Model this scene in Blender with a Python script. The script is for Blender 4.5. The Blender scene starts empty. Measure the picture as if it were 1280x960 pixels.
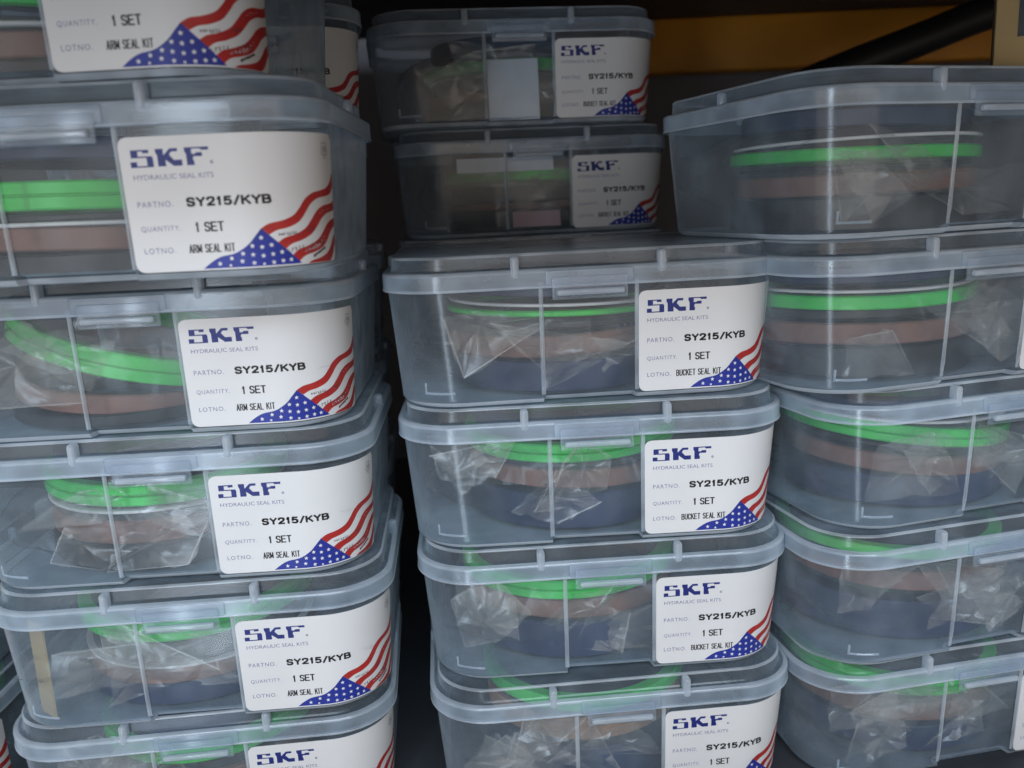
import bpy, bmesh, math, random
from mathutils import Vector, Matrix
from mathutils.geometry import tessellate_polygon
R = math.radians
sc = bpy.context.scene
COL = sc.collection

# ------------------------------------------------------------------ camera, world, lights, exposure
H = 0.07595                     # pitch of the stacked boxes
EYE = 0.32833
cam_d = bpy.data.cameras.new('camera')
cam = bpy.data.objects.new('camera', cam_d)
COL.objects.link(cam)
sc.camera = cam
cam_d.sensor_fit = 'HORIZONTAL'
cam_d.sensor_width = 36.0
cam_d.lens = 36.0 * 1094.32 / 1280.0
cam_d.clip_start = 0.01
cam_d.clip_end = 50
PITCH, ROLL = R(11.7512), R(-2.699)
cam.matrix_world = (Matrix.Translation((0, 0, EYE)) @ Matrix.Rotation(R(90) - PITCH, 4, 'X')
                    @ Matrix.Rotation(ROLL, 4, 'Z'))
cam_d.dof.use_dof = True
cam_d.dof.focus_distance = 0.45
cam_d.dof.aperture_fstop = 8.0

w = bpy.data.worlds.new('World')
sc.world = w
w.use_nodes = True
w.node_tree.nodes['Background'].inputs[0].default_value = (0.72, 0.66, 0.60, 1)
w.node_tree.nodes['Background'].inputs[1].default_value = 0.13


def area(name, loc, target, sx, sy, power, col):
    d = bpy.data.lights.new(name, 'AREA')
    d.shape = 'RECTANGLE'
    d.size, d.size_y = sx, sy
    d.energy = power
    d.color = col
    o = bpy.data.objects.new(name, d)
    COL.objects.link(o)
    o.location = loc
    o.rotation_euler = (Vector(target) - Vector(loc)).to_track_quat('-Z', 'Y').to_euler()
    return o


area('ceiling_tube_light', (0.25, -1.30, 1.40), (0.0, 0.40, 0.12), 1.6, 0.45, 23, (0.68, 0.85, 1.0))
area('warm_fill_light', (0.10, -1.70, 0.62), (0.05, 0.50, 0.33), 5.0, 2.2, 34, (1.0, 0.85, 0.71))  # added warm frontal fill to brighten the back row, not an actual lamp
area('doorway_light', (-0.46, -0.87, -0.05), (0.02, 0.45, 0.02), 0.15, 2.2, 9.5, (0.70, 0.85, 1.0))

sc.view_settings.view_transform = 'Standard'
sc.view_settings.look = 'None'
sc.view_settings.exposure = 0.0
sc.view_settings.gamma = 1.0
sc.view_settings.use_curve_mapping = False
cy = sc.cycles
cy.max_bounces = 6
cy.transparent_max_bounces = 28
cy.diffuse_bounces = 2
cy.glossy_bounces = 2
cy.use_adaptive_sampling = True
cy.adaptive_threshold = 0.03
cy.caustics_reflective = False
cy.caustics_refractive = False
cy.sample_clamp_indirect = 4.0
cy.use_denoising = True


# ------------------------------------------------------------------ materials
def new_mat(name):
    m = bpy.data.materials.new(name)
    m.use_nodes = True
    nt = m.node_tree
    nt.nodes.clear()
    out = nt.nodes.new('ShaderNodeOutputMaterial')
    return m, nt, out


def N(nt, t, **kw):
    n = nt.nodes.new(t)
    for k, v in kw.items():
        setattr(n, k, v)
    return n


def math_n(nt, op, a, b=None):
    n = N(nt, 'ShaderNodeMath', operation=op)
    for i, v in enumerate((a, b)):
        if v is None:
            continue
        if isinstance(v, (int, float)):
            n.inputs[i].default_value = v
        else:
            nt.links.new(v, n.inputs[i])
    return n.outputs[0]


def obj_coord(nt, scale=(1, 1, 1)):
    tc = N(nt, 'ShaderNodeTexCoord')
    mp = N(nt, 'ShaderNodeMapping')
    mp.inputs['Scale'].default_value = scale
    nt.links.new(tc.outputs['Object'], mp.inputs[0])
    return mp.outputs[0]


def clear_plastic(name, milk, tint, milk_col, rough, bump=0.0, f0=0.045, transl=0.5, scuff=0.6, bscale=60, wall=True):
    """thin frosted plastic: mostly see-through, a milky share, Schlick gloss"""
    m, nt, out = new_mat(name)
    L = nt.links.new
    co = obj_coord(nt)
    n1 = N(nt, 'ShaderNodeTexNoise')
    n1.inputs['Scale'].default_value = 26
    n1.inputs['Detail'].default_value = 2.0
    n1.inputs['Roughness'].default_value = 0.7
    L(co, n1.inputs['Vector'])
    mr = N(nt, 'ShaderNodeMapRange')
    mr.inputs['From Min'].default_value = 0.35
    mr.inputs['From Max'].default_value = 0.75
    mr.inputs['To Min'].default_value = milk * (1 - scuff * 0.5)
    mr.inputs['To Max'].default_value = milk * (1 + scuff)
    L(n1.outputs['Fac'], mr.inputs['Value'])
    mk = mr.outputs[0]
    lw0 = N(nt, 'ShaderNodeLayerWeight')
    lw0.inputs['Blend'].default_value = 0.5
    cosv = math_n(nt, 'MAXIMUM', math_n(nt, 'SUBTRACT', 1.0, lw0.outputs['Facing']), 0.16)
    if wall:
        mk = math_n(nt, 'MINIMUM', math_n(nt, 'DIVIDE', mr.outputs[0], cosv), 0.8)   # haze grows with the path length through the wall
    tr = N(nt, 'ShaderNodeBsdfTransparent')
    tr.inputs[0].default_value = (*tint, 1)
    df = N(nt, 'ShaderNodeBsdfDiffuse')
    df.inputs[0].default_value = (*milk_col, 1)
    tl = N(nt, 'ShaderNodeBsdfTranslucent')
    tl.inputs[0].default_value = (*milk_col, 1)
    mx = N(nt, 'ShaderNodeMixShader')
    mx.inputs[0].default_value = transl
    L(df.outputs[0], mx.inputs[1])
    L(tl.outputs[0], mx.inputs[2])
    m1 = N(nt, 'ShaderNodeMixShader')
    L(mk, m1.inputs[0])
    L(tr.outputs[0], m1.inputs[1])
    L(mx.outputs[0], m1.inputs[2])
    lw = N(nt, 'ShaderNodeLayerWeight')
    lw.inputs['Blend'].default_value = 0.5
    fr = math_n(nt, 'POWER', lw.outputs['Facing'], 5.0)
    fr = math_n(nt, 'MULTIPLY', fr, 0.65)
    fr = math_n(nt, 'ADD', fr, f0)
    gl = N(nt, 'ShaderNodeBsdfGlossy')
    gl.inputs['Roughness'].default_value = rough
    if bump:
        n3 = N(nt, 'ShaderNodeTexNoise')
        n3.inputs['Scale'].default_value = bscale
        n3.inputs['Detail'].default_value = 3
        L(co, n3.inputs['Vector'])
        bp = N(nt, 'ShaderNodeBump')
        bp.inputs['Strength'].default_value = bump
        bp.inputs['Distance'].default_value = 0.001
        L(n3.outputs['Fac'], bp.inputs['Height'])
        L(bp.outputs[0], gl.inputs['Normal'])
    m2 = N(nt, 'ShaderNodeMixShader')
    L(fr, m2.inputs[0])
    L(m1.outputs[0], m2.inputs[1])
    L(gl.outputs[0], m2.inputs[2])
    L(m2.outputs[0], out.inputs[0])
    return m


def solid(name, col, rough=0.5, var=0.12, scale=40, spec=0.4, bump=0.0, metallic=0.0):
    m, nt, out = new_mat(name)
    L = nt.links.new
    p = N(nt, 'ShaderNodeBsdfPrincipled')
    p.inputs['Roughness'].default_value = rough
    p.inputs['Specular IOR Level'].default_value = spec
    p.inputs['Metallic'].default_value = metallic
    co = obj_coord(nt)
    n1 = N(nt, 'ShaderNodeTexNoise')
    n1.inputs['Scale'].default_value = scale
    n1.inputs['Detail'].default_value = 5
    L(co, n1.inputs['Vector'])
    cr = N(nt, 'ShaderNodeValToRGB')
    cr.color_ramp.elements[0].position = 0.3
    cr.color_ramp.elements[1].position = 0.7
    cr.color_ramp.elements[0].color = (*[c * (1 - var) for c in col], 1)
    cr.color_ramp.elements[1].color = (*[min(1, c * (1 + var)) for c in col], 1)
    L(n1.outputs['Fac'], cr.inputs[0])
    L(cr.outputs[0], p.inputs['Base Color'])
    if bump:
        bp = N(nt, 'ShaderNodeBump')
        bp.inputs['Strength'].default_value = bump
        bp.inputs['Distance'].default_value = 0.001
        L(n1.outputs['Fac'], bp.inputs['Height'])
        L(bp.outputs[0], p.inputs['Normal'])
    L(p.outputs[0], out.inputs[0])
    return m


PP = (0.65, 0.79, 0.95)
M = {
    'body': clear_plastic('body_plastic', 0.12, (0.952, 0.977, 0.998), PP, 0.15, bump=0.12, bscale=30, f0=0.034, transl=0.35),
    'lid': clear_plastic('lid_plastic', 0.13, (0.97, 0.98, 0.995), PP, 0.20, bump=0.2, bscale=35, transl=0.35),
    'skirt': clear_plastic('skirt_plastic', 0.34, (0.97, 0.98, 0.995), PP, 0.16, bump=0.2, bscale=35, transl=0.3),
    'edge': clear_plastic('thick_plastic', 0.44, (0.94, 0.96, 0.975), (0.74, 0.82, 0.92), 0.15, transl=0.3),
    'film': clear_plastic('bag_film', 0.016, (0.99, 0.99, 0.99), (0.85, 0.84, 0.83), 0.18, f0=0.02, transl=0.4, scuff=1.5, wall=False),
    'fold': clear_plastic('folded_film', 0.125, (0.98, 0.98, 0.98), (0.86, 0.84, 0.81), 0.2, bump=0.6, f0=0.05, transl=0.4, scuff=1.0, bscale=60, wall=False),
    'paper': solid('label_paper', (0.74, 0.74, 0.76), 0.45, 0.02, 30, 0.35),
    'ink_blue': solid('logo_ink', (0.018, 0.028, 0.19), 0.45, 0.15, 400),
    'ink_pale': solid('pale_violet_ink', (0.20, 0.20, 0.36), 0.5, 0.2, 500),
    'ink_black': solid('black_ink', (0.012, 0.012, 0.014), 0.5, 0.2, 500),
    'ink_stamp': solid('grey_stamp_ink', (0.20, 0.20, 0.23), 0.6, 0.3, 500),
    'ink_dark': solid('dark_overprint_ink', (0.07, 0.05, 0.06), 0.6, 0.3, 500),
    'flag_red': solid('flag_red', (0.44, 0.030, 0.028), 0.45, 0.10, 200),
    'flag_blue': solid('flag_blue', (0.022, 0.038, 0.30), 0.45, 0.10, 200),
    'green': solid('green_polyurethane', (0.05, 0.62, 0.09), 0.35, 0.10, 60),
    'lime': solid('pale_green_polyurethane', (0.10, 0.56, 0.11), 0.35, 0.10, 60),
    'brown': solid('brown_phenolic', (0.20, 0.100, 0.075), 0.5, 0.18, 90),
    'tan': solid('tan_phenolic', (0.36, 0.22, 0.15), 0.5, 0.18, 90),
    'black': solid('black_rubber', (0.020, 0.020, 0.022), 0.45, 0.25, 60),
    'navy': solid('navy_polyurethane', (0.024, 0.040, 0.090), 0.4, 0.15, 60),
    'white': solid('white_ptfe', (0.70, 0.71, 0.72), 0.4, 0.05, 60),
    'card': solid('pale_blue_paper', (0.58, 0.63, 0.70), 0.6, 0.08, 60),
    'pink': solid('pink_paper', (0.50, 0.33, 0.36), 0.6, 0.1, 60),
    'grey_card': solid('grey_paper', (0.11, 0.125, 0.15), 0.6, 0.1, 60),
    'deck': solid('deck_paint', (0.05, 0.055, 0.065), 0.6, 0.2, 12),
    'wall': solid('rear_panel_paint', (0.10, 0.10, 0.115), 0.7, 0.15, 8),
    'beam': solid('orange_beam_paint', (0.60, 0.25, 0.02), 0.5, 0.12, 15),
    'rubber': solid('black_hose_rubber', (0.012, 0.012, 0.013), 0.5, 0.2, 40),
    'ochre': solid('ochre_reflection', (0.42, 0.33, 0.18), 0.5, 0.12, 60),  # tone of a yellow reflection, given to a solid strip
    'carton': solid('carton_board', (0.40, 0.28, 0.13), 0.75, 0.12, 25, bump=0.2),
    'carton_ink': solid('carton_dark_print', (0.04, 0.05, 0.06), 0.6, 0.15, 60),
}


# ------------------------------------------------------------------ object helpers
def mesh_from(name, verts, faces, smooth=None, mat=None):
    me = bpy.data.meshes.new(name)
    me.from_pydata([tuple(v) for v in verts], [], faces)
    bm = bmesh.new()
    bm.from_mesh(me)
    bmesh.ops.recalc_face_normals(bm, faces=bm.faces)
    bm.to_mesh(me)
    bm.free()
    if smooth is not None:
        me.polygons.foreach_set('use_smooth', [True] * len(me.polygons))
        me.set_sharp_from_angle(angle=R(smooth))
    if mat:
        me.materials.append(M[mat])
    me.update()
    return me


def link(name, me, parent=None, loc=(0, 0, 0), rot=(0, 0, 0)):
    o = bpy.data.objects.new(name, me)
    COL.objects.link(o)
    o.parent = parent
    o.location = loc
    o.rotation_euler = rot
    return o


def tag(o, label, cat, group=None):
    o['label'] = label
    o['category'] = cat
    if group:
        o['group'] = group
    return o


class MB:
    """collects verts/faces of one mesh"""
    def __init__(self):
        self.v, self.f = [], []

    def add(self, verts, faces):
        b = len(self.v)
        self.v += [tuple(x) for x in verts]
        self.f += [tuple(b + i for i in f) for f in faces]

    def box(self, x0, x1, y0, y1, z0, z1, bev=0.0, seg=2):
        bm = bmesh.new()
        bmesh.ops.create_cube(bm, size=1)
        for v in bm.verts:
            v.co = Vector(((x0 + x1) / 2 + v.co.x * (x1 - x0), (y0 + y1) / 2 + v.co.y * (y1 - y0),
                           (z0 + z1) / 2 + v.co.z * (z1 - z0)))
        if bev:
            bmesh.ops.bevel(bm, geom=bm.edges[:], offset=bev, segments=seg, affect='EDGES', profile=0.5)
        bm.verts.index_update()
        self.add([v.co.copy() for v in bm.verts], [[v.index for v in f.verts] for f in bm.faces])
        bm.free()
        return self

    def build(self, name, mat, smooth=None):
        return mesh_from(name, self.v, self.f, smooth, mat)


# ------------------------------------------------------------------ the clear box: shared meshes
W2 = 0.1018          # half width at the lid skirt
D = 0.163           # depth of the lid; local y runs 0 (front) .. D
RC = 0.032          # corner radius
PX = 0.0225         # half width of the recessed latch panel
NC = 10


def contour(hw, y0, y1, r, z, pd=0.0):
    pts = [(-PX - 0.0012, y0, z), (-PX, y0 + pd, z), (PX, y0 + pd, z), (PX + 0.0012, y0, z)]
    for cx, cyy, a0 in ((hw - r, y0 + r, -90), (hw - r, y1 - r, 0), (-hw + r, y1 - r, 90), (-hw + r, y0 + r, 180)):
        for i in range(NC + 1):
            a = R(a0 + 90 * i / NC)
            pts.append((cx + r * math.cos(a), cyy + r * math.sin(a), z))
    return pts


def loft(mb, rings, cap0=True, cap1=True):
    n = len(rings[0])
    verts = [p for rg in rings for p in rg]
    faces = []
    for k in range(len(rings) - 1):
        for i in range(n):
            j = (i + 1) % n
            faces.append((k * n + i, k * n + j, (k + 1) * n + j, (k + 1) * n + i))
    if cap0:
        faces.append(tuple(range(n)))
    if cap1:
        faces.append(tuple((len(rings) - 1) * n + i for i in range(n)))
    mb.add(verts, faces)


ZT = 0.0665         # body rim height


def hwz(z):
    return 0.0955 + 0.0045 * z / ZT


def yfz(z):
    return 0.0062 - 0.0042 * z / ZT


def body_ring(z, ins, pd, zz=None):
    zz = z if zz is None else zz
    return contour(hwz(z) - ins, yfz(z) + ins, D - yfz(z) - ins, RC - ins, zz, pd)


Z0 = 0.0005
mb = MB()
T = 0.0015
rings = [body_ring(0, 0.0040, 0.006, Z0), body_ring(0, 0.0022, 0.006, Z0 + 0.0005), body_ring(0, 0.0007, 0.006, Z0 + 0.0018),
         body_ring(0.004, 0, 0.0062), body_ring(0.0052, 0, 0.0011), body_ring(0.02, 0, 0.0011), body_ring(0.05, 0, 0.0011),
         body_ring(ZT - .0005, 0, 0.0011), body_ring(ZT, 0.0005, 0.0010), body_ring(ZT, T, 0.0008), body_ring(ZT - .003, T, 0.0008)]
loft(mb, rings, True, False)
ME_BODY = mb.build('body', 'body', 40)


def surf(s, z, off=0.0):
    """point on the body's outer wall; s = arc length from the front centre"""
    hw, yf = hwz(z), yfz(z)
    sg = 1 if s >= 0 else -1
    a = abs(s)
    st = hw - RC
    if a <= st:
        p, n = Vector((a, yf, z)), Vector((0, -1, 0))
    else:
        t = (a - st) / RC
        if t <= math.pi / 2:
            n = Vector((math.sin(t), -math.cos(t), 0))
            p = Vector((st + RC * math.sin(t), yf + RC - RC * math.cos(t), z))
        else:
            n = Vector((1, 0, 0))
            p = Vector((hw, yf + RC + (a - st - RC * math.pi / 2), z))
    p = p + n * off
    return Vector((p.x * sg, p.y, p.z))


# raised edges of the latch panel, and the moulded corner mark
def wall_strip(mb, s0, s1, z0, z1, off0, off1, ns=6, nz=6):
    for side in (0,):
        V, F = [], []
        for k in range(nz + 1):
            z = z0 + (z1 - z0) * k / nz
            for i in range(ns + 1):
                s = s0 + (s1 - s0) * i / ns
                edge = i in (0, ns) or k in (0, nz)
                V.append(surf(s, z, off0 if edge else off1))
        for k in range(nz):
            for i in range(ns):
                a = k * (ns + 1) + i
                F.append((a, a + 1, a + ns + 2, a + ns + 1))
        mb.add(V, F)


mb = MB()
wall_strip(mb, PX + 0.0001, PX + 0.0023, 0.005, 0.0615, -0.0004, 0.0007, 3, 8)
ME_RIDGE_R = mb.build('panel_ridge', 'edge', 60)
mb = MB()
wall_strip(mb, -PX - 0.0023, -PX - 0.0001, 0.005, 0.0615, -0.0004, 0.0007, 3, 8)
ME_RIDGE_L = mb.build('panel_ridge', 'edge', 60)
mb = MB()
wall_strip(mb, -0.0830, -0.0680, 0.0075, 0.0088, 0.0001, 0.0006, 8, 2)
wall_strip(mb, -0.0843, -0.0831, 0.0075, 0.0135, 0.0001, 0.0006, 2, 5)
ME_MARK = mb.build('moulded_mark', 'skirt', 60)

# lid
LT = H - 0.0002
mb = MB()


def lid_ring(ins, z):
    return contour(W2 - ins, ins, D - ins, RC + 0.001 - ins * 0.8, z)


rings = [lid_ring(0.0014, 0.0602), lid_ring(0.0013, 0.0592), lid_ring(0.0004, 0.0589), lid_ring(0, 0.0594), lid_ring(0, 0.0668), lid_ring(0.0005, 0.0676), lid_ring(0.0016, 0.0680),
         lid_ring(0.0040, 0.0684), lid_ring(0.0046, 0.0692), lid_ring(0.0050, LT - 0.0010), lid_ring(0.0058, LT - 0.0002), lid_ring(0.0070, LT)]
loft(mb, rings, False, True)
ME_LID = mb.build('lid', 'lid', 20)
ME_LID.materials.append(M['skirt'])
for p_ in ME_LID.polygons:
    if abs(p_.normal.z) < 0.9 and p_.center.z < 0.0684:
        p_.material_index = 1

mb = MB()
loft(mb, [lid_ring(0.0001, 0.0588), lid_ring(-0.0003, 0.0591), lid_ring(-0.0003, 0.0597), lid_ring(-0.00005, 0.0600)], False, False)
ME_BEAD_SKIRT = mb.build('rim_bead', 'edge', 60)
mb = MB()
loft(mb, [lid_ring(-0.00005, 0.0664), lid_ring(0.0002, 0.0676), lid_ring(0.0014, 0.0682), lid_ring(0.0024, 0.0683)], False, False)
ME_BEAD_STEP = mb.build('rim_bead', 'edge', 60)
mb = MB()
loft(mb, [lid_ring(0.0047, LT - 0.0012), lid_ring(0.0049, LT - 0.0003), lid_ring(0.0057, LT + 0.0001)], False, False)
ME_BEAD_TOP = mb.build('rim_bead', 'edge', 60)
mb = MB()
loft(mb, [body_ring(0, 0.0020, 0.006, Z0 + 0.0003), body_ring(0, 0.0004, 0.006, Z0 + 0.0016), body_ring(0.0032, -0.0002, 0.0061)], False, False)
ME_BEAD_BASE = mb.build('base_bead', 'edge', 60)

mb = MB()
mb.box(-0.0021, 0.0021, -0.0006, 0.0060, 0.0640, 0.0750, 0.0018, 4)
ME_RIB = mb.build('stacking_rib', 'edge', 50)
mb = MB()
mb.box(-0.0021, 0.0021, 0.0003, 0.0050, 0.0650, 0.0740, 0.0018, 4)
ME_RIB_SIDE = mb.build('stacking_rib', 'skirt', 50)

mb = MB()      # latch: hood on the skirt, hanging tab, grip bar
mb.box(-0.0215, 0.0215, -0.0012, 0.0003, 0.0600, 0.0672, 0.0007, 2)
mb.box(-0.0185, 0.0185, -0.0016, -0.0002, 0.0530, 0.0640, 0.0006, 2)
ME_LATCH = mb.build('latch', 'lid', 30)
mb = MB()
mb.box(-0.0165, 0.0165, -0.0042, -0.0012, 0.0552, 0.0580, 0.0010, 3)
ME_GRIP = mb.build('grip_bar', 'edge', 50)

# ------------------------------------------------------------------ the printed label
LU, LV = 0.0245, 0.0037          # lower-left corner on the wall
LW, LH = 0.0900, 0.0512


def on_label(u, v, off):
    """u from the label's left edge, v down from its top edge (metres)"""
    return surf(LU + u, LV + LH - v, off)


def label_sheet():
    rc = 0.0035
    us = [0, 0.0003, 0.001, 0.002, rc] + [rc + (LW - rc) * i / 46 for i in range(1, 47)]
    V, F = [], []
    nv = 8
    for u in us:
        cut = 0.0
        if u < rc:
            cut = rc - math.sqrt(max(0, rc * rc - (rc - u) ** 2))
        if u > LW - 0.0025:
            q = 0.0025 - (LW - u)
            cut = 0.0025 - math.sqrt(max(0, 0.0025 ** 2 - q * q))
        for k in range(nv + 1):
            V.append((u, cut + (LH - 2 * cut) * k / nv))
    n = nv + 1
    top = [on_label(u, v, 0.00028) for u, v in V]
    bot = [on_label(u, v, 0.00006) for u, v in V]
    for i in range(len(us) - 1):
        for k in range(nv):
            a = i * n + k
            F.append((a, a + 1, a + n + 1, a + n))
    nb = len(V)
    F2 = [tuple(nb + i for i in reversed(f)) for f in F]
    rim = [k for k in range(nv)] + [i * n + nv for i in range(len(us) - 1)] + \
          [(len(us) - 1) * n + k for k in range(nv, 0, -1)] + [i * n for i in range(len(us) - 1, 0, -1)]
    F3 = [(rim[i], rim[(i + 1) % len(rim)], nb + rim[(i + 1) % len(rim)], nb + rim[i]) for i in range(len(rim))]
    return mesh_from('label', top + bot, F + F2 + F3, 60, 'paper')


ME_LABEL = label_sheet()


def poly_tris(poly):
    t = tessellate_polygon([[Vector((x, y, 0)) for x, y in poly]])
    return [tuple(f) for f in t]


class Print:
    def __init__(self):
        self.v, self.f = [], []

    def poly(self, pts):
        b = len(self.v)
        self.v += list(pts)
        self.f += [tuple(b + i for i in t) for t in poly_tris(pts)]

    def rect(self, x0, y0, x1, y1):
        self.poly([(x0, y0), (x1, y0), (x1, y1), (x0, y1)])

    def text(self, s, x0, v0, x1, v1, bold=0.0, shear=0.0, space=1.0):
        cu = bpy.data.curves.new('lettering', 'FONT')
        cu.body = s
        cu.offset = bold
        cu.shear = shear
        cu.space_character = space
        cu.resolution_u = 3
        ob = bpy.data.objects.new('lettering', cu)
        COL.objects.link(ob)
        bpy.context.view_layer.update()
        me = bpy.data.meshes.new_from_object(ob.evaluated_get(bpy.context.evaluated_depsgraph_get()))
        xs = [v.co.x for v in me.vertices]
        ys = [v.co.y for v in me.vertices]
        ax, bx_, ay, by = min(xs), max(xs), min(ys), max(ys)
        b = len(self.v)
        for v in me.vertices:
            self.v.append((x0 + (x1 - x0) * (v.co.x - ax) / (bx_ - ax), v1 - (v1 - v0) * (v.co.y - ay) / (by - ay)))
        self.f += [tuple(b + i for i in p.vertices) for p in me.polygons]
        bpy.data.objects.remove(ob)
        bpy.data.curves.remove(cu)
        bpy.data.meshes.remove(me)

    def mesh(self, name, mat, off):
        return mesh_from_print(name, [on_label(u * 0.001, v * 0.001, off) for u, v in self.v], self.f, mat)


def mesh_from_print(name, verts, faces, mat):
    me = bpy.data.meshes.new(name)
    me.from_pydata([tuple(v) for v in verts], [], faces)
    me.materials.append(M[mat])
    me.update()
    return me


GLY = {
 'S': [[(.95,.82),(.8,.97),(.5,1),(.2,.97),(.05,.8),(.1,.62),(.35,.54),(.65,.48),(.92,.38),(.95,.2),(.8,.04),(.5,0),(.2,.03),(.05,.18)]],
 'Y': [[(0,1),(.5,.48),(.5,0)],[(1,1),(.5,.48)]],
 '2': [[(.06,.76),(.12,.93),(.35,1),(.65,1),(.9,.92),(.94,.72),(.8,.5),(.4,.25),(.05,0),(.97,0)]],
 '1': [[(.22,.76),(.58,1),(.58,0)]],
 '5': [[(.9,1),(.18,1),(.1,.52),(.4,.62),(.7,.6),(.92,.45),(.93,.2),(.75,.03),(.4,0),(.06,.1)]],
 '/': [[(.05,-.05),(.95,1.05)]],
 'K': [[(0,0),(0,1)],[(.95,1),(.05,.42)],[(.35,.62),(1,0)]],
 'B': [[(0,0),(0,1),(.65,1),(.88,.88),(.88,.66),(.65,.53),(0,.53)],[(.65,.53),(.95,.42),(.97,.14),(.72,0),(0,0)]],
 'E': [[(.95,1),(0,1),(0,0),(1,0)],[(0,.52),(.85,.52)]],
 'T': [[(0,1),(1,1)],[(.5,1),(.5,0)]],
 'A': [[(0,0),(.5,1),(1,0)],[(.2,.33),(.8,.33)]],
 'R': [[(0,0),(0,1),(.68,1),(.92,.88),(.92,.64),(.68,.5),(0,.5)],[(.55,.5),(1,0)]],
 'M': [[(0,0),(0,1),(.5,.15),(1,1),(1,0)]],
 'L': [[(0,1),(0,0),(.95,0)]],
 'I': [[(.5,1),(.5,0)]],
 'U': [[(0,1),(0,.22),(.18,.03),(.5,0),(.82,.03),(1,.22),(1,1)]],
 'C': [[(.97,.75),(.8,.96),(.5,1),(.2,.95),(.02,.7),(.02,.3),(.2,.05),(.5,0),(.8,.04),(.97,.25)]],
}
WID = {'I': .3, '1': .55, '/': .7, ' ': .5, 'M': 1.15}


def stroke_text(pr, s, x0, v0, x1, v1, hw, gap):
    """upright block capitals drawn as strokes, stretched to the given span"""
    tot = sum(WID.get(c, 1) for c in s) + gap * (len(s) - 1)
    k = (x1 - x0 - 2 * hw) / tot
    x = x0 + hw
    top, bot = v0 + hw * .8, v1 - hw * .8
    for c in s:
        wd = WID.get(c, 1) * k
        for line in GLY.get(c, []):
            P = [(x + px * wd, bot - py * (bot - top)) for px, py in line]
            for a, b in zip(P, P[1:]):
                dx, dy = b[0] - a[0], b[1] - a[1]
                ln = math.hypot(dx, dy)
                ex, ey = dx / ln * hw * .7, dy / ln * hw * .7
                nx, ny = -dy / ln * hw, dx / ln * hw * .8
                q = len(pr.v)
                pr.v += [(a[0] - ex + nx, a[1] - ey + ny), (a[0] - ex - nx, a[1] - ey - ny), (b[0] + ex - nx, b[1] + ey - ny), (b[0] + ex + nx, b[1] + ey + ny)]
                pr.f.append((q, q + 1, q + 2, q + 3))
        x += wd + gap * k


# millimetres on the label, v downwards
def lg(p):
    return (4.0 + (p[0] - 45) / 1067 * 30.0, 4.6 + (p[1] - 137) / 250 * 6.6)


pr = Print()
for a, b, c, d in ((60, 145, 155, 255), (155, 145, 305, 165), (222, 165, 305, 192), (155, 235, 345, 255),
                   (268, 255, 354, 388), (45, 368, 268, 388), (45, 310, 132, 368)):
    (x0, y0), (x1, y1) = lg((a, b)), lg((c, d))
    pr.rect(x0, y0, x1, y1)
pr.poly([lg(p) for p in ((395, 140), (500, 140), (500, 232), (590, 140), (692, 140), (692, 185), (605, 185), (578, 228), (635, 302),
                         (742, 302), (742, 385), (625, 385), (520, 295), (520, 385), (415, 385), (415, 230), (395, 190))])
pr.poly([lg(p) for p in ((785, 137), (1112, 137), (1112, 180), (1015, 180), (990, 157), (880, 157), (880, 230), (925, 230), (945, 210),
                         (1020, 210), (1020, 265), (945, 265), (905, 262), (888, 300), (905, 330), (905, 385), (805, 385), (805, 225), (785, 192))])
cx_, cy_ = 34.7, 10.3
for i in range(10):
    a0, a1 = 2 * math.pi * i / 10, 2 * math.pi * (i + 1) / 10
    pr.poly([(cx_ + .62 * math.cos(a0), cy_ + .62 * math.sin(a0)), (cx_ + .62 * math.cos(a1), cy_ + .62 * math.sin(a1)),
             (cx_ + .42 * math.cos(a1), cy_ + .42 * math.sin(a1)), (cx_ + .42 * math.cos(a0), cy_ + .42 * math.sin(a0))])
pr.text('R', cx_ - .22, cy_ - .3, cx_ + .25, cy_ + .3)
ME_LOGO = pr.mesh('logo_print', 'ink_blue', 0.00034)

pr = Print()
pr.text('HYDRAULIC SEAL KITS', 4.3, 14.0, 34.8, 15.9)
pr.text('PARTNO.', 4.2, 24.0, 17.8, 26.2, 0, 0, 1.2)
pr.text('QUANTITY.', 4.2, 33.4, 19.4, 35.7, 0, 0, 1.2)
pr.text('LOTNO.', 4.2, 41.8, 16.3, 43.9, 0, 0, 1.2)
ME_SMALL = pr.mesh('caption_print', 'ink_pale', 0.00034)


def detail_print(last, x0, x1):
    pr = Print()
    stroke_text(pr, 'SY215/KYB', 22.8, 23.0, 55.3, 26.6, 0.52, 0.45)
    stroke_text(pr, '1 SET', 25.0, 32.5, 36.3, 36.3, 0.36, 0.40)
    stroke_text(pr, last, x0, 41.0, x1, 44.3, 0.25, 0.50)
    return pr.mesh('detail_print', 'ink_black', 0.00034)


ME_ARM = detail_print('ARM SEAL KIT', 21.5, 39.5)
ME_BUCKET = detail_print('BUCKET SEAL KIT', 19.0, 42.0)

# flag
LHm, LWm = LH * 1000, LW * 1000


def catmull(P, t):
    n = len(P) - 1
    x = min(max(t, 0), 1) * n
    i = min(int(x), n - 1)
    f = x - i
    p0, p1, p2, p3 = P[max(i - 1, 0)], P[i], P[i + 1], P[min(i + 2, n)]
    return tuple(0.5 * ((2 * b) + (-a + c) * f + (2 * a - 5 * b + 4 * c - d) * f * f + (-a + 3 * b - 3 * c + d) * f ** 3)
                 for a, b, c, d in zip(p0, p1, p2, p3))


TOPC = [(50.0, 36.0), (53.0, 34.3), (58.0, 33.4), (63.0, 31.6), (66.5, 28.6), (69.5, 25.4), (73.5, 23.2), (78.0, 22.3), (82.5, 21.2), (86.0, 19.0), (90.0, 14.5)]


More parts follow.
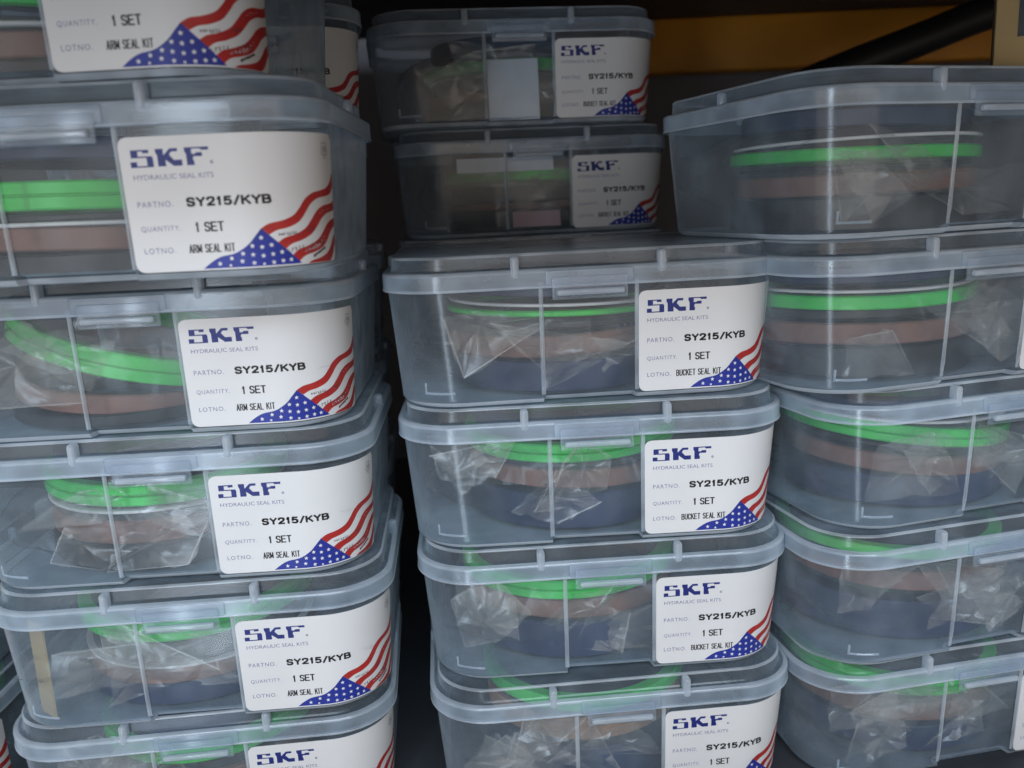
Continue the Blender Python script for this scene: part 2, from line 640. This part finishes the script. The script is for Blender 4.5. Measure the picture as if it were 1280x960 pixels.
def clip(poly, ax, lim):
    out = []
    for i, p in enumerate(poly):
        q = poly[(i + 1) % len(poly)]
        if p[ax] <= lim:
            out.append(p)
        if (p[ax] <= lim) != (q[ax] <= lim):
            f = (lim - p[ax]) / (q[ax] - p[ax])
            out.append((p[0] + (q[0] - p[0]) * f, p[1] + (q[1] - p[1]) * f))
    return out


def flag_pt(s, t):
    a = catmull(TOPC, t)
    return (a[0] + 15.0 * s + 0.35 * math.sin(9 * t + 4 * s), a[1] + 14.4 * s + 0.5 * math.sin(8 * t + 3 * s) * min(1, s * 4))


pr = Print()
for s0, s1 in ((0, .17), (.37, .56), (.75, .95), (1.13, 1.32), (1.50, 1.70), (1.88, 2.08)):
    nt_ = 40
    for i in range(nt_):
        t0, t1 = i / nt_, (i + 1) / nt_
        pg = [flag_pt(s0, t0), flag_pt(s0, t1), flag_pt(s1, t1), flag_pt(s1, t0)]
        pg = clip(clip(pg, 0, LWm - 0.12), 1, LHm - 0.2)
        if len(pg) >= 3:
            b = len(pr.v)
            pr.v += pg
            pr.f.append(tuple(range(b, b + len(pg))))
ME_STRIPES = pr.mesh('flag_stripes', 'flag_red', 0.00034)

BL = [(26.3, 50.6), (29.5, 48.2), (33.5, 46.2), (39.5, 45.0), (44.5, 42.0), (47.5, 38.8), (50.0, 36.0)]
pr = Print()
pts = [catmull(BL, i / 24) for i in range(25)]
pts[0] = (26.3, 50.6)
low = [(26.3 + (65.0 - 26.3) * (i / 24), 50.6) for i in range(25)]
# columns: left edge curve vs hypotenuse, cut in vertical strips so that it can bend round the corner


def blue_top(u):
    if u >= 50.0:
        return 36.0 + (u - 50.0) * (50.6 - 36.0) / 15.0
    best = None
    for a, b in zip(pts, pts[1:]):
        if a[0] <= u <= b[0] + 1e-6:
            f = (u - a[0]) / max(b[0] - a[0], 1e-6)
            best = a[1] + (b[1] - a[1]) * f
            break
    return best if best is not None else 50.6


us = [26.3 + (65.0 - 26.3) * i / 60 for i in range(61)] + [50.0]
us.sort()
for u0, u1 in zip(us, us[1:]):
    b = len(pr.v)
    pr.v += [(u0, min(blue_top(u0), 50.59)), (u1, min(blue_top(u1), 50.59)), (u1, 50.6), (u0, 50.6)]
    pr.f.append((b, b + 1, b + 2, b + 3))
ME_FIELD = pr.mesh('flag_blue_field', 'flag_blue', 0.00034)

pr = Print()
for (su, sv) in ((49.6, 39.6), (46.0, 42.6), (49.6, 43.2), (53.2, 42.6), (42.2, 45.4), (45.9, 46.0), (49.7, 46.6), (53.4, 46.2), (57.0, 45.6),
                 (37.6, 47.0), (41.6, 48.3), (46.0, 49.2), (32.8, 48.9), (53.4, 49.4), (57.1, 49.0), (60.4, 48.8), (36.9, 49.7), (49.7, 49.8)):
    ro = 1.05 if sv < 49.5 else 0.75
    P = []
    for i in range(10):
        a = -math.pi / 2 + math.pi * i / 5
        rr = ro if i % 2 == 0 else ro * 0.46
        P.append((su + rr * math.cos(a), min(sv + rr * math.sin(a), 50.5)))
    b = len(pr.v)
    pr.v += [(su, sv)] + P
    pr.f += [(b, b + 1 + i, b + 1 + (i + 1) % 10) for i in range(10)]
ME_STARS = pr.mesh('flag_stars', 'paper', 0.00040)

rnd = random.Random(4)
pr = Print()      # smudged, unreadable overprint across the stripes
for (u0, v0, n_, hgt, du, dv) in ((56.5, 38.3, 7, 1.6, 1.15, -0.12), (69.0, 37.2, 4, 1.4, 1.1, -0.3), (59.5, 44.6, 5, 2.2, 1.6, -0.35), (68.5, 43.6, 5, 3.0, 1.9, -0.5)):
    for i in range(n_):
        u, v = u0 + du * i, v0 + dv * i + rnd.uniform(-.2, .2)
        k = rnd.uniform(-.5, .5)
        wd = rnd.uniform(.22, .42)
        h = hgt * rnd.uniform(.55, 1.1)
        pr.rect(u, v, u + wd, v + h)
        if rnd.random() < .6:
            vv = v + h * rnd.choice((0, .45, .85))
            pr.rect(u + wd, vv, u + wd + du * .5, vv + .3)
for i in range(7):
    u = 71.0 + i * 1.1
    v = 47.6 - i * 0.45
    pr.rect(u, v, u + 1.12, v + rnd.uniform(.7, 1.3))
ME_SMUDGE = pr.mesh('overprint', 'ink_dark', 0.00046)

pr = Print()      # small round stamp near the top right corner
scx, scy = 83.0, 6.4
for i in range(26):
    a0 = 2 * math.pi * i / 26
    a1 = a0 + 2 * math.pi / 26
    w0 = 1 + .12 * math.sin(5 * a0)
    w1 = 1 + .12 * math.sin(5 * a1)
    pr.poly([(scx + 2.5 * w0 * math.cos(a0), scy + 3.1 * w0 * math.sin(a0)), (scx + 2.5 * w1 * math.cos(a1), scy + 3.1 * w1 * math.sin(a1)),
             (scx + 2.2 * w1 * math.cos(a1), scy + 2.8 * w1 * math.sin(a1)), (scx + 2.2 * w0 * math.cos(a0), scy + 2.8 * w0 * math.sin(a0))])
for x, y, x1, y1 in ((77.8, 4.9, 78.2, 7.6), (78.2, 6.0, 79.2, 6.35), (79.2, 4.8, 79.6, 7.8), (79.9, 5.0, 80.3, 7.2), (80.3, 6.7, 80.9, 7.1), (78.0, 8.0, 80.2, 8.3)):
    pr.rect(x + 4, y, x1 + 4, y1)
ME_STAMP = pr.mesh('round_stamp', 'ink_stamp', 0.00034)


def make_box(x, y, yaw, level, label, group, kind):
    root = bpy.data.objects.new('storage_box', None)
    root.empty_display_size = 0.02
    COL.objects.link(root)
    root.location = (x, y, (5 - level) * H)
    root.rotation_euler = (0, 0, R(yaw))
    tag(root, label, 'plastic box', group)
    b = link('body', ME_BODY, root)
    link('panel_ridge', ME_RIDGE_L, b)
    link('panel_ridge', ME_RIDGE_R, b)
    link('moulded_mark', ME_MARK, b)
    link('base_bead', ME_BEAD_BASE, b)
    ld = link('lid', ME_LID, root)
    for me in (ME_BEAD_SKIRT, ME_BEAD_STEP, ME_BEAD_TOP):
        link('rim_bead', me, ld)
    for px in (-0.036, 0.036):
        link('stacking_rib', ME_RIB, ld, (px, 0, 0))
        link('stacking_rib', ME_RIB, ld, (px, D, 0), (0, 0, math.pi))
    link('stacking_rib', ME_RIB_SIDE, ld, (-W2, D / 2, 0), (0, 0, -math.pi / 2))
    link('stacking_rib', ME_RIB_SIDE, ld, (W2, D / 2, 0), (0, 0, math.pi / 2))
    link('latch', ME_LATCH, ld)
    link('grip_bar', ME_GRIP, ld)
    if kind:
        lb = link('label', ME_LABEL, root)
        for nm, me in (('logo_print', ME_LOGO), ('caption_print', ME_SMALL), ('detail_print', ME_ARM if kind == 'arm' else ME_BUCKET),
                       ('flag_stripes', ME_STRIPES), ('flag_blue_field', ME_FIELD), ('flag_stars', ME_STARS)):
            link(nm, me, lb)
        if kind == 'arm':
            link('overprint', ME_SMUDGE, lb)
            link('round_stamp', ME_STAMP, lb)
    return root


# ------------------------------------------------------------------ seal rings, bags
RING = {}


def ring_mesh(ro, ri, h, mat, grooves=0):
    key = (round(ro, 4), round(ri, 4), round(h, 4), mat, grooves)
    if key in RING:
        return RING[key]
    b = min(0.0008, h * 0.25, (ro - ri) * .25)
    prof = [(ri, b), (ri + b, 0), (ro - b, 0), (ro, b)]
    if grooves:
        g = h / 2
        prof += [(ro, g - .0007), (ro - .0016, g - .0002), (ro - .0016, g + .0002), (ro, g + .0007)]
    prof += [(ro, h - b), (ro - b, h), (ri + b, h), (ri, h - b)]
    n = 72
    V, F = [], []
    for i in range(n):
        a = 2 * math.pi * i / n
        for r_, z_ in prof:
            V.append((r_ * math.cos(a), r_ * math.sin(a), z_))
    m_ = len(prof)
    for i in range(n):
        j = (i + 1) % n
        for k in range(m_):
            l = (k + 1) % m_
            F.append((i * m_ + k, j * m_ + k, j * m_ + l, i * m_ + l))
    RING[key] = mesh_from('seal_ring', V, F, 40, mat)
    return RING[key]


def bag_mesh(seed, hw, hd, z0, z1, mid, jitter, flaps=5):
    """pillow of crumpled film, pointed corners"""
    rn = random.Random(seed)
    nu, nv = 34, 26
    V, F, idx = [], [], {}
    ph = [rn.uniform(0, 6.28) for _ in range(12)]
    fr = [rn.uniform(20, 90) for _ in range(12)]
    dr = [rn.uniform(0, 6.28) for _ in range(12)]

    def crease(x, y, o):
        s = 0
        for k in range(6):
            q = (x * math.cos(dr[k + o]) + y * math.sin(dr[k + o])) * fr[k + o] + ph[k + o]
            s += abs(((q / math.pi) % 2) - 1) - .5
        return s / 6

    for side in (0, 1):
        for i in range(nu + 1):
            for j in range(nv + 1):
                edge = i in (0, nu) or j in (0, nv)
                if edge and side == 1:
                    idx[(1, i, j)] = idx[(0, i, j)]
                    continue
                u, v = 2 * i / nu - 1, 2 * j / nv - 1
                x, y = u * hw, v * hd
                x += 0 if edge else rn.uniform(-1, 1) * hw / nu * .9
                y += 0 if edge else rn.uniform(-1, 1) * hd / nv * .9
                prof = (max(0.0, 1 - abs(u) ** 3.2) * max(0.0, 1 - abs(v) ** 3.2)) ** .55
                c = crease(x, y, 6 * side)
                pull = 1 - 0.10 * (1 - abs(u)) * (abs(v) ** 4) - 0
                x *= 1 - 0.05 * (1 - abs(v)) * (abs(u) ** 6)
                if side == 0:
                    z = mid + (z1 - mid) * prof
                else:
                    z = mid + (z0 - mid) * prof
                z += c * jitter * (1 if not edge else .9)
                z = min(max(z, z0), z1)
                idx[(side, i, j)] = len(V)
                V.append((x, y * pull, z))
        for i in range(nu):
            for j in range(nv):
                a, b, c_, d = idx[(side, i, j)], idx[(side, i + 1, j)], idx[(side, i + 1, j + 1)], idx[(side, i, j + 1)]
                if rn.random() < .5:
                    F += [(a, b, c_), (a, c_, d)]
                else:
                    F += [(a, b, d), (b, c_, d)]
    nbase = len(F)
    # loose folded flaps of film hanging near the front wall
    for q in range(flaps):
        cx, cz = rn.uniform(-.070, .020), rn.uniform(.018, .046)
        y0 = -hd + rn.uniform(.001, .009)
        m_ = rn.choice((3, 4, 4, 5))
        a0 = rn.uniform(0, 6.28)
        P = []
        for i in range(m_):
            a = a0 + 6.283 * i / m_ + rn.uniform(-.35, .35)
            rr = rn.uniform(.010, .038)
            P.append((min(max(cx + 1.25 * rr * math.cos(a), -.084), .075), y0 + rn.uniform(-.002, .004), min(max(cz + .75 * rr * math.sin(a), .005), .060)))
        c0 = Vector((cx + rn.uniform(-.006, .006), y0 + rn.uniform(-.003, .006), cz))
        out = []
        for i in range(m_):
            p, r_ = Vector(P[i]), Vector(P[(i + 1) % m_])
            for k in range(6):
                f = k / 6
                out.append(p.lerp(r_, f) + (Vector((rn.uniform(-1, 1) * .0012, rn.uniform(-1, 1) * .0015, rn.uniform(-1, 1) * .0012)) if k else Vector((0, 0, 0))))
        b = len(V)
        n_ = len(out)
        V.append(c0)
        for f in (.35, .7, 1.0):
            V += [c0.lerp(o_, f * (1 if f == 1 else rn.uniform(.85, 1.15))) + Vector((0, rn.uniform(-1, 1) * .0022 * (f < 1), 0)) for o_ in out]
        F += [(b, b + 1 + i, b + 1 + (i + 1) % n_) for i in range(n_)]
        for lv in (0, 1):
            for i in range(n_):
                i0, i1 = b + 1 + lv * n_ + i, b + 1 + lv * n_ + (i + 1) % n_
                F += [(i0, i1, i1 + n_), (i0, i1 + n_, i0 + n_)]
        for i in range(m_):                      # folded edges: a narrow doubled hem
            if rn.random() < .4:
                p, r_ = Vector(P[i]), Vector(P[(i + 1) % m_])
                c_ = Vector(V[b])
                wv = rn.uniform(.0005, .0014)
                e0 = p + (c_ - p).normalized() * wv + Vector((0, -.0005, 0))
                e1 = r_ + (c_ - r_).normalized() * wv * rn.uniform(.3, 1.5) + Vector((0, -.0005, 0))
                k = len(V)
                V += [p + Vector((0, -.0003, 0)), r_ + Vector((0, -.0003, 0)), e1, e0, p + Vector((0, -.0009, 0)), r_ + Vector((0, -.0009, 0)), e1 + Vector((0, -.0004, 0)), e0 + Vector((0, -.0004, 0))]
                F += [(k, k + 1, k + 2, k + 3), (k + 4, k + 5, k + 6, k + 7)]
    me = mesh_from('plastic_bag', V, F, 35, 'film')
    me.materials.append(M['fold'])
    for p in me.polygons:
        if p.index >= nbase:
            p.material_index = 1
    return me


COLW = {'green': 'bright green', 'lime': 'light green', 'brown': 'brown', 'tan': 'tan', 'black': 'black', 'navy': 'navy blue', 'white': 'thin white'}


def fill(root, where, rings, bag=None, seed=0):
    """rings: (colour, z, height, outer radius, tilt about x, tilt about y, dx)"""
    mw = Matrix.Translation(root.location) @ Matrix.Rotation(root.rotation_euler.z, 4, 'Z')
    seen = {}
    rn = random.Random(seed * 7 + 1)
    tot = {}
    for r in rings:
        tot[r[0]] = tot.get(r[0], 0) + 1
    for c, z, h, ro, tx, ty, dx in rings:
        thick = {'white': .004, 'green': .0075, 'lime': .0075, 'brown': .005, 'tan': .005, 'black': .010, 'navy': .012}[c]
        me = ring_mesh(ro, ro - thick, h, c, 1 if c in ('green', 'lime') and h > .008 else 0)
        jx, jy = (0, 0) if z < .004 else (rn.uniform(-1.3, 1.3), rn.uniform(-1.8, 1.8))
        o = link('seal_ring', me)
        o.matrix_world = mw @ Matrix.Translation((dx, D / 2 + rn.uniform(-.001, .001), z)) @ Matrix.Rotation(R(ty + jy), 4, 'Y') @ Matrix.Rotation(R(tx + jx), 4, 'X')
        k = seen.get(c, 0)
        seen[c] = k + 1
        wd = COLW[c]
        if tot[c] > 1:
            order = sorted([q[1] for q in rings if q[0] == c])
            pos = order.index(z)
            wd = (('upper ' if pos == len(order) - 1 else 'lower ' if pos == 0 else 'middle ')) + wd
        tag(o, '%s seal ring inside %s' % (wd, where), 'seal ring', 'seal rings packed in the clear boxes')
    if bag:
        z0, z1, mid, jit, hw, hd, dx = bag
        o = link('plastic_bag', bag_mesh(seed, hw, hd, z0, z1, mid, jit, 9 if seed in (33, 53, 54) else 2 if seed == 12 else 5))
        o.matrix_world = mw @ Matrix.Translation((dx, D / 2, 0))
        tag(o, 'crumpled clear bag inside %s' % where, 'plastic bag', 'clear bags packed in the boxes')


ORD = ['top', 'second', 'third', 'fourth', 'fifth', 'sixth', 'seventh']

# ------------------------------------------------------------------ setting
g = link('shelf_deck', MB().box(-1.3, 1.3, 0.24, 1.15, -0.03, -0.0002, 0.002).build('shelf_deck', 'deck'))
g['kind'] = 'structure'
g = link('upper_shelf', MB().box(-1.3, 1.3, 0.19, 1.03, 0.512, 0.53, 0.002).build('upper_shelf', 'deck'))
g['kind'] = 'structure'
rack = bpy.data.objects.new('storage_rack', None)
COL.objects.link(rack)
rack.location = (0, 0.2, 0)
tag(rack, 'orange painted steel rack whose rear beam shows above the turned stack', 'rack')
link('rear_beam', MB().box(0.06, 1.3, 0.79, 0.82, 0.456, 0.5118, 0.003, 3).build('rear_beam', 'beam', 40), rack)
link('front_beam', MB().box(-1.3, 1.3, -0.01, 0.02, 0.412, 0.5118, 0.003, 3).build('front_beam', 'beam', 40), rack)
for px in (-0.84, 1.05):
    link('upright_post', MB().box(px, px + 0.07, -0.085, -0.012, -0.7, 1.1, 0.004, 3).build('upright_post', 'beam', 40), rack)
g = link('rear_panel', MB().box(-1.3, 1.3, 1.12, 1.14, 0.0, 0.90, 0.002).build('rear_panel', 'wall'))
g['kind'] = 'structure'

# ------------------------------------------------------------------ boxes
A = [(-.1907, .3425, -3.2), (-.1692, .3408, 0.0), (-.1751, .3935, 1.5), (-.1716, .3974, 2.3), (-.1675, .3984, 3.5), (-.1718, .4071, 5.0)]
B = [(.0399, .4246, 3.7), (.0413, .4240, 1.5), (.0467, .4262, 2.6), (.0502, .4217, 4.2)]
C = [(.2335, .4197, 18.4), (.2393, .4284, 16.3), (.2607, .4393, 15.0), (.2557, .4345, 13.3), (.2564, .4405, 10.2)]
Dk = [(.0158, .6200, 7.1), (.0267, .6434, 7.3), (.024, .630, 5.0), (.024, .632, 4.0), (.022, .628, 3.0), (.024, .632, 3.0)]
F_ = [(-.1765, .530, 12.0), (-.185, .560, 10.0), (-.186, .585, 6.0), (-.190, .590, 5.0), (-.192, .592, 4.0), (-.194, .594, 4.0)]

GA = 'clear boxes stacked on the shelf'


def rings_std(c='green', gz=.040, gh=.010, bz=.018, bh=.010, base='black', baseh=.016, wz=None, tx=0, ty=0, R0=.064, top='navy', topz=.052, dx=0, brown='brown', midc='black'):
    L = [(base, .0030, baseh, R0 - .001, 0, 0, dx), (brown, bz, bh, R0 - .002, tx * .3, ty * .4, dx)]
    if midc:
        zz = bz + bh + .001
        L.append((midc, zz + (.0015 if wz else 0), max(.002, gz - zz - .003), R0 - .005, tx * .6, ty * .6, dx))
    if wz:
        L.append(('white', wz, .0016, R0 - .001, tx * .5, ty * .5, dx))
    L.append((c, gz, gh, R0, tx, ty, dx))
    if top:
        L.append((top, topz, .009, R0 - .006, 0, 0, dx))
    return L


stdbag = (.0022, .060, .030, .010, .090, .072, 0)
SA = [
    dict(c='green', gz=.032, gh=.011, bz=.013, bh=.010, wz=.0235, base='black', baseh=.009, dx=-.018),
    dict(c='green', gz=.029, gh=.0115, bz=.0125, bh=.0095, wz=.0225, base='black', baseh=.009, dx=-.018, topz=.050),
    dict(c='green', gz=.032, gh=.013, bz=.010, bh=.010, base='black', baseh=.006, tx=3, ty=17, top='navy', topz=.056, dx=-.026, midc=None),
    dict(c='green', gz=.038, gh=.011, bz=.017, bh=.012, wz=.034, base='black', baseh=.013, dx=-.020),
    dict(c='green', gz=.039, gh=.011, bz=.014, bh=.009, wz=.0235, base='navy', baseh=.012, top=None, dx=-.015),
    dict(c='green', gz=.039, gh=.011, bz=.020, bh=.010, base='black', baseh=.016, dx=-.010),
]
for i, (x, y, a) in enumerate(A):
    wh = 'the arm seal kit box %s' % ('on top of its stack' if i == 0 else ORD[i] + ' from top')
    lab = 'clear lidded box labelled arm seal kit, %s' % ('topmost of its stack' if i == 0 else ORD[i] + ' from the top of its stack')
    r = make_box(x, y, a, i, lab, GA, 'arm')
    fill(r, wh, rings_std(**SA[i]), stdbag if i > 1 else None, 10 + i)

SB = [
    dict(c='green', gz=.041, gh=.003, bz=.022, bh=.011, wz=.0465, base='navy', baseh=.016, dx=-.006),
    dict(c='green', gz=.041, gh=.010, bz=.024, bh=.010, base='navy', baseh=.019, R0=.062, dx=-.006),
    dict(c='green', gz=.040, gh=.011, bz=.025, bh=.011, base='navy', baseh=.021, R0=.064, top=None, dx=-.014),
    dict(c='green', gz=.048, gh=.008, bz=.028, bh=.014, base='navy', baseh=.022, R0=.062, brown='tan', top=None, dx=-.008),
]
for i, (x, y, a) in enumerate(B):
    wh = 'the bucket seal kit box %s' % ('topping the front stack' if i == 0 else ORD[i] + ' from top')
    lab = 'clear lidded box labelled bucket seal kit, %s' % ('topmost of the front stack' if i == 0 else ORD[i] + ' from top of the front stack')
    r = make_box(x, y, a, i + 2, lab, GA, 'bucket')
    fill(r, wh, rings_std(**SB[i]), (.0022, .058, .032, .012, .086, .071, -.002), 30 + i)

SC = [
    dict(c='green', gz=.037, gh=.006, bz=.021, bh=.010, wz=.0455, base='black', baseh=.016, dx=-.018),
    dict(c='green', gz=.040, gh=.007, bz=.020, bh=.011, wz=.048, base='black', baseh=.016, dx=-.020),
    dict(c='green', gz=.036, gh=.010, bz=.021, bh=.010, wz=.050, base='navy', baseh=.017, tx=2, ty=6, dx=-.012),
    dict(c='lime', gz=.050, gh=.006, bz=.032, bh=.011, base='navy', baseh=.022, top=None, dx=-.012),
    dict(c='green', gz=.039, gh=.011, bz=.021, bh=.012, base='navy', baseh=.016, top=None, dx=-.010),
]
for i, (x, y, a) in enumerate(C):
    wh = 'the box %s of the turned stack' % ('on top' if i == 0 else ORD[i] + ' from top')
    lab = 'clear lidded box turned with its label hidden, %s' % ('topmost of that stack' if i == 0 else ORD[i] + ' from top of that stack')
    r = make_box(x, y, a, i + 1, lab, GA, 'bucket')
    fill(r, wh, rings_std(**SC[i]), (.0022, .060, .028, .016, .088, .072, 0), 50 + i)

for i, (x, y, a) in enumerate(Dk):
    lab = 'dim clear box labelled bucket seal kit in the back row, %s' % ('topmost' if i == 0 else ORD[i] + ' from top')
    r = make_box(x, y, a, i, lab, 'clear boxes in the back row', 'bucket')
    wh = 'the back row bucket box %s' % ('on top' if i == 0 else ORD[i] + ' from top')
    if i < 2:
        fill(r, wh, rings_std(gz=.039, gh=.008, bz=.014, bh=.010, R0=.062), (.0022, .058, .03, .014, .086, .071, 0), 70 + i)
    else:
        fill(r, wh, [('black', .003, .05, .062, 0, 0, 0)], None, 70 + i)
for i, (x, y, a) in enumerate(F_):
    lab = 'clear box standing behind the arm seal kit stack, %s' % ('topmost' if i == 0 else ORD[i] + ' from top')
    r = make_box(x, y, a, i, lab, 'clear boxes in the back row', 'arm' if i == 0 else None)
    wh = 'the box behind the arm kits %s' % ('on top' if i == 0 else ORD[i] + ' from top')
    fill(r, wh, [('black', .003, .05, .062, 0, 0, 0)], None, 90 + i)

for i, (x, y, a) in enumerate([(-.402, .418, 2.0), (-.399, .420, 1.0)]):
    lab = 'clear box beside the fifth and sixth arm kit boxes, %s of two' % ('upper', 'lower')[i]
    r = make_box(x, y, a, 4 + i, lab, 'clear boxes in the side stack', 'arm')
    fill(r, 'the %s side box beside the arm kits' % ('upper', 'lower')[i], [('black', .003, .03, .062, 0, 0, 0), ('green', .036, .010, .063, 0, 0, 0)], None, 110 + i)


# ------------------------------------------------------------------ papers, carton, hose
def paper(root, name, lab, x0, x1, y, z0, z1, mat, lean=4):
    n = 8
    mb = MB()
    V, F = [], []
    for i in range(n + 1):
        u = i / n
        for k in range(4):
            t = k / 3
            V.append((x0 + (x1 - x0) * u, y + 0.0012 * math.sin(u * 5) + 0.001 * t * lean * .3, z0 + (z1 - z0) * t))
    for i in range(n):
        for k in range(3):
            q = i * 4 + k
            F.append((q, q + 4, q + 5, q + 1))
    nb = len(V)
    V += [(p[0], p[1] + 0.0006, p[2]) for p in V]
    F += [tuple(nb + q for q in reversed(f)) for f in F]
    o = link(name, mesh_from(name, V, F, 40, mat))
    o.matrix_world = Matrix.Translation(root.location) @ Matrix.Rotation(root.rotation_euler.z, 4, 'Z')
    tag(o, lab, 'paper')


BOX = {o['label']: o for o in COL.objects if o.name.startswith('storage_box')}
rD0 = BOX['dim clear box labelled bucket seal kit in the back row, topmost']
rD1 = BOX['dim clear box labelled bucket seal kit in the back row, second from top']
paper(rD0, 'paper_slip', 'pale blue slip upright in the topmost back row box', -.0215, .0135, .0105, .004, .044, 'card')
paper(rD1, 'paper_slip', 'pale strip high in the second back row box', -.058, .012, .0100, .046, .056, 'card')
paper(rD1, 'paper_slip', 'pink slip low behind the latch of the second back row box', -.019, .016, .0100, .006, .017, 'pink')

ct = bpy.data.objects.new('carton', None)
COL.objects.link(ct)
ct.location = (0.2836, 0.4637, 5 * H)
ct.rotation_euler = (0, 0, R(-27))
tag(ct, 'small tan carton standing on the topmost turned box', 'carton')
cb = link('carton_body', MB().box(-0.03, 0.03, -0.025, 0.025, 0.0001, 0.062, 0.0012, 2).build('carton_body', 'carton', 40), ct)
link('printed_patch', MB().box(-0.020, 0.02, -0.0256, -0.0249, 0.016, 0.050, 0.0002, 1).build('printed_patch', 'carton_ink'), ct)


def tube(name, mat, P, r, n=14, seg=40):
    V, F = [], []
    for i in range(seg + 1):
        t = i / seg
        p = Vector(catmull(P, t))
        q = Vector(catmull(P, min(1, t + .01))) - Vector(catmull(P, max(0, t - .01)))
        q.normalize()
        sx = q.cross(Vector((0, 1, 0.01))).normalized()
        sy = q.cross(sx).normalized()
        for k in range(n):
            a = 2 * math.pi * k / n
            V.append(p + sx * r * math.cos(a) + sy * r * math.sin(a))
    for i in range(seg):
        for k in range(n):
            l = (k + 1) % n
            F.append((i * n + k, i * n + l, (i + 1) * n + l, (i + 1) * n + k))
    F += [tuple(range(n)), tuple(seg * n + k for k in range(n))]
    return mesh_from(name, V, F, 40, mat)


hs = link('rubber_hose', tube('rubber_hose', 'rubber', [(.17, .85, .372), (.25, .85, .408), (.3135, .85, .432), (.39, .85, .457), (.466, .85, .481), (.60, .85, .505)], .015))
tag(hs, 'thick black hose slanting in front of the orange rear beam', 'hose')


def reflection_strip(root, lab, x, y, ang, wd, z0, z1):  # ochre strip added in place of a yellow reflection on the corner
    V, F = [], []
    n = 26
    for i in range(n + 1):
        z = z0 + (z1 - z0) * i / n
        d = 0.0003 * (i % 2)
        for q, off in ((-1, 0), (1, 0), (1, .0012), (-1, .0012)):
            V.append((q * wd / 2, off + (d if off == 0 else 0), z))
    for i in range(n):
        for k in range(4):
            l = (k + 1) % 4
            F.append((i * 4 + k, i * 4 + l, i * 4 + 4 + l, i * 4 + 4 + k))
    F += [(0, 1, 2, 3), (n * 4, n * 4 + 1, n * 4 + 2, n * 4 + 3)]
    o = link('reflection_strip', mesh_from('reflection_strip', V, F, 30, 'ochre'))
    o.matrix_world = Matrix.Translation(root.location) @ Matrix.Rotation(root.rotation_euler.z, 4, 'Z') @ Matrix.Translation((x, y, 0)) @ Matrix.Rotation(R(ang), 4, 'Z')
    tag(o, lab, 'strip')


reflection_strip(BOX['clear lidded box labelled arm seal kit, fifth from the top of its stack'], 'yellow stand-in for a corner reflection, added in the fifth arm seal kit box', -.0790, .0175, -40, .014, .004, .056)
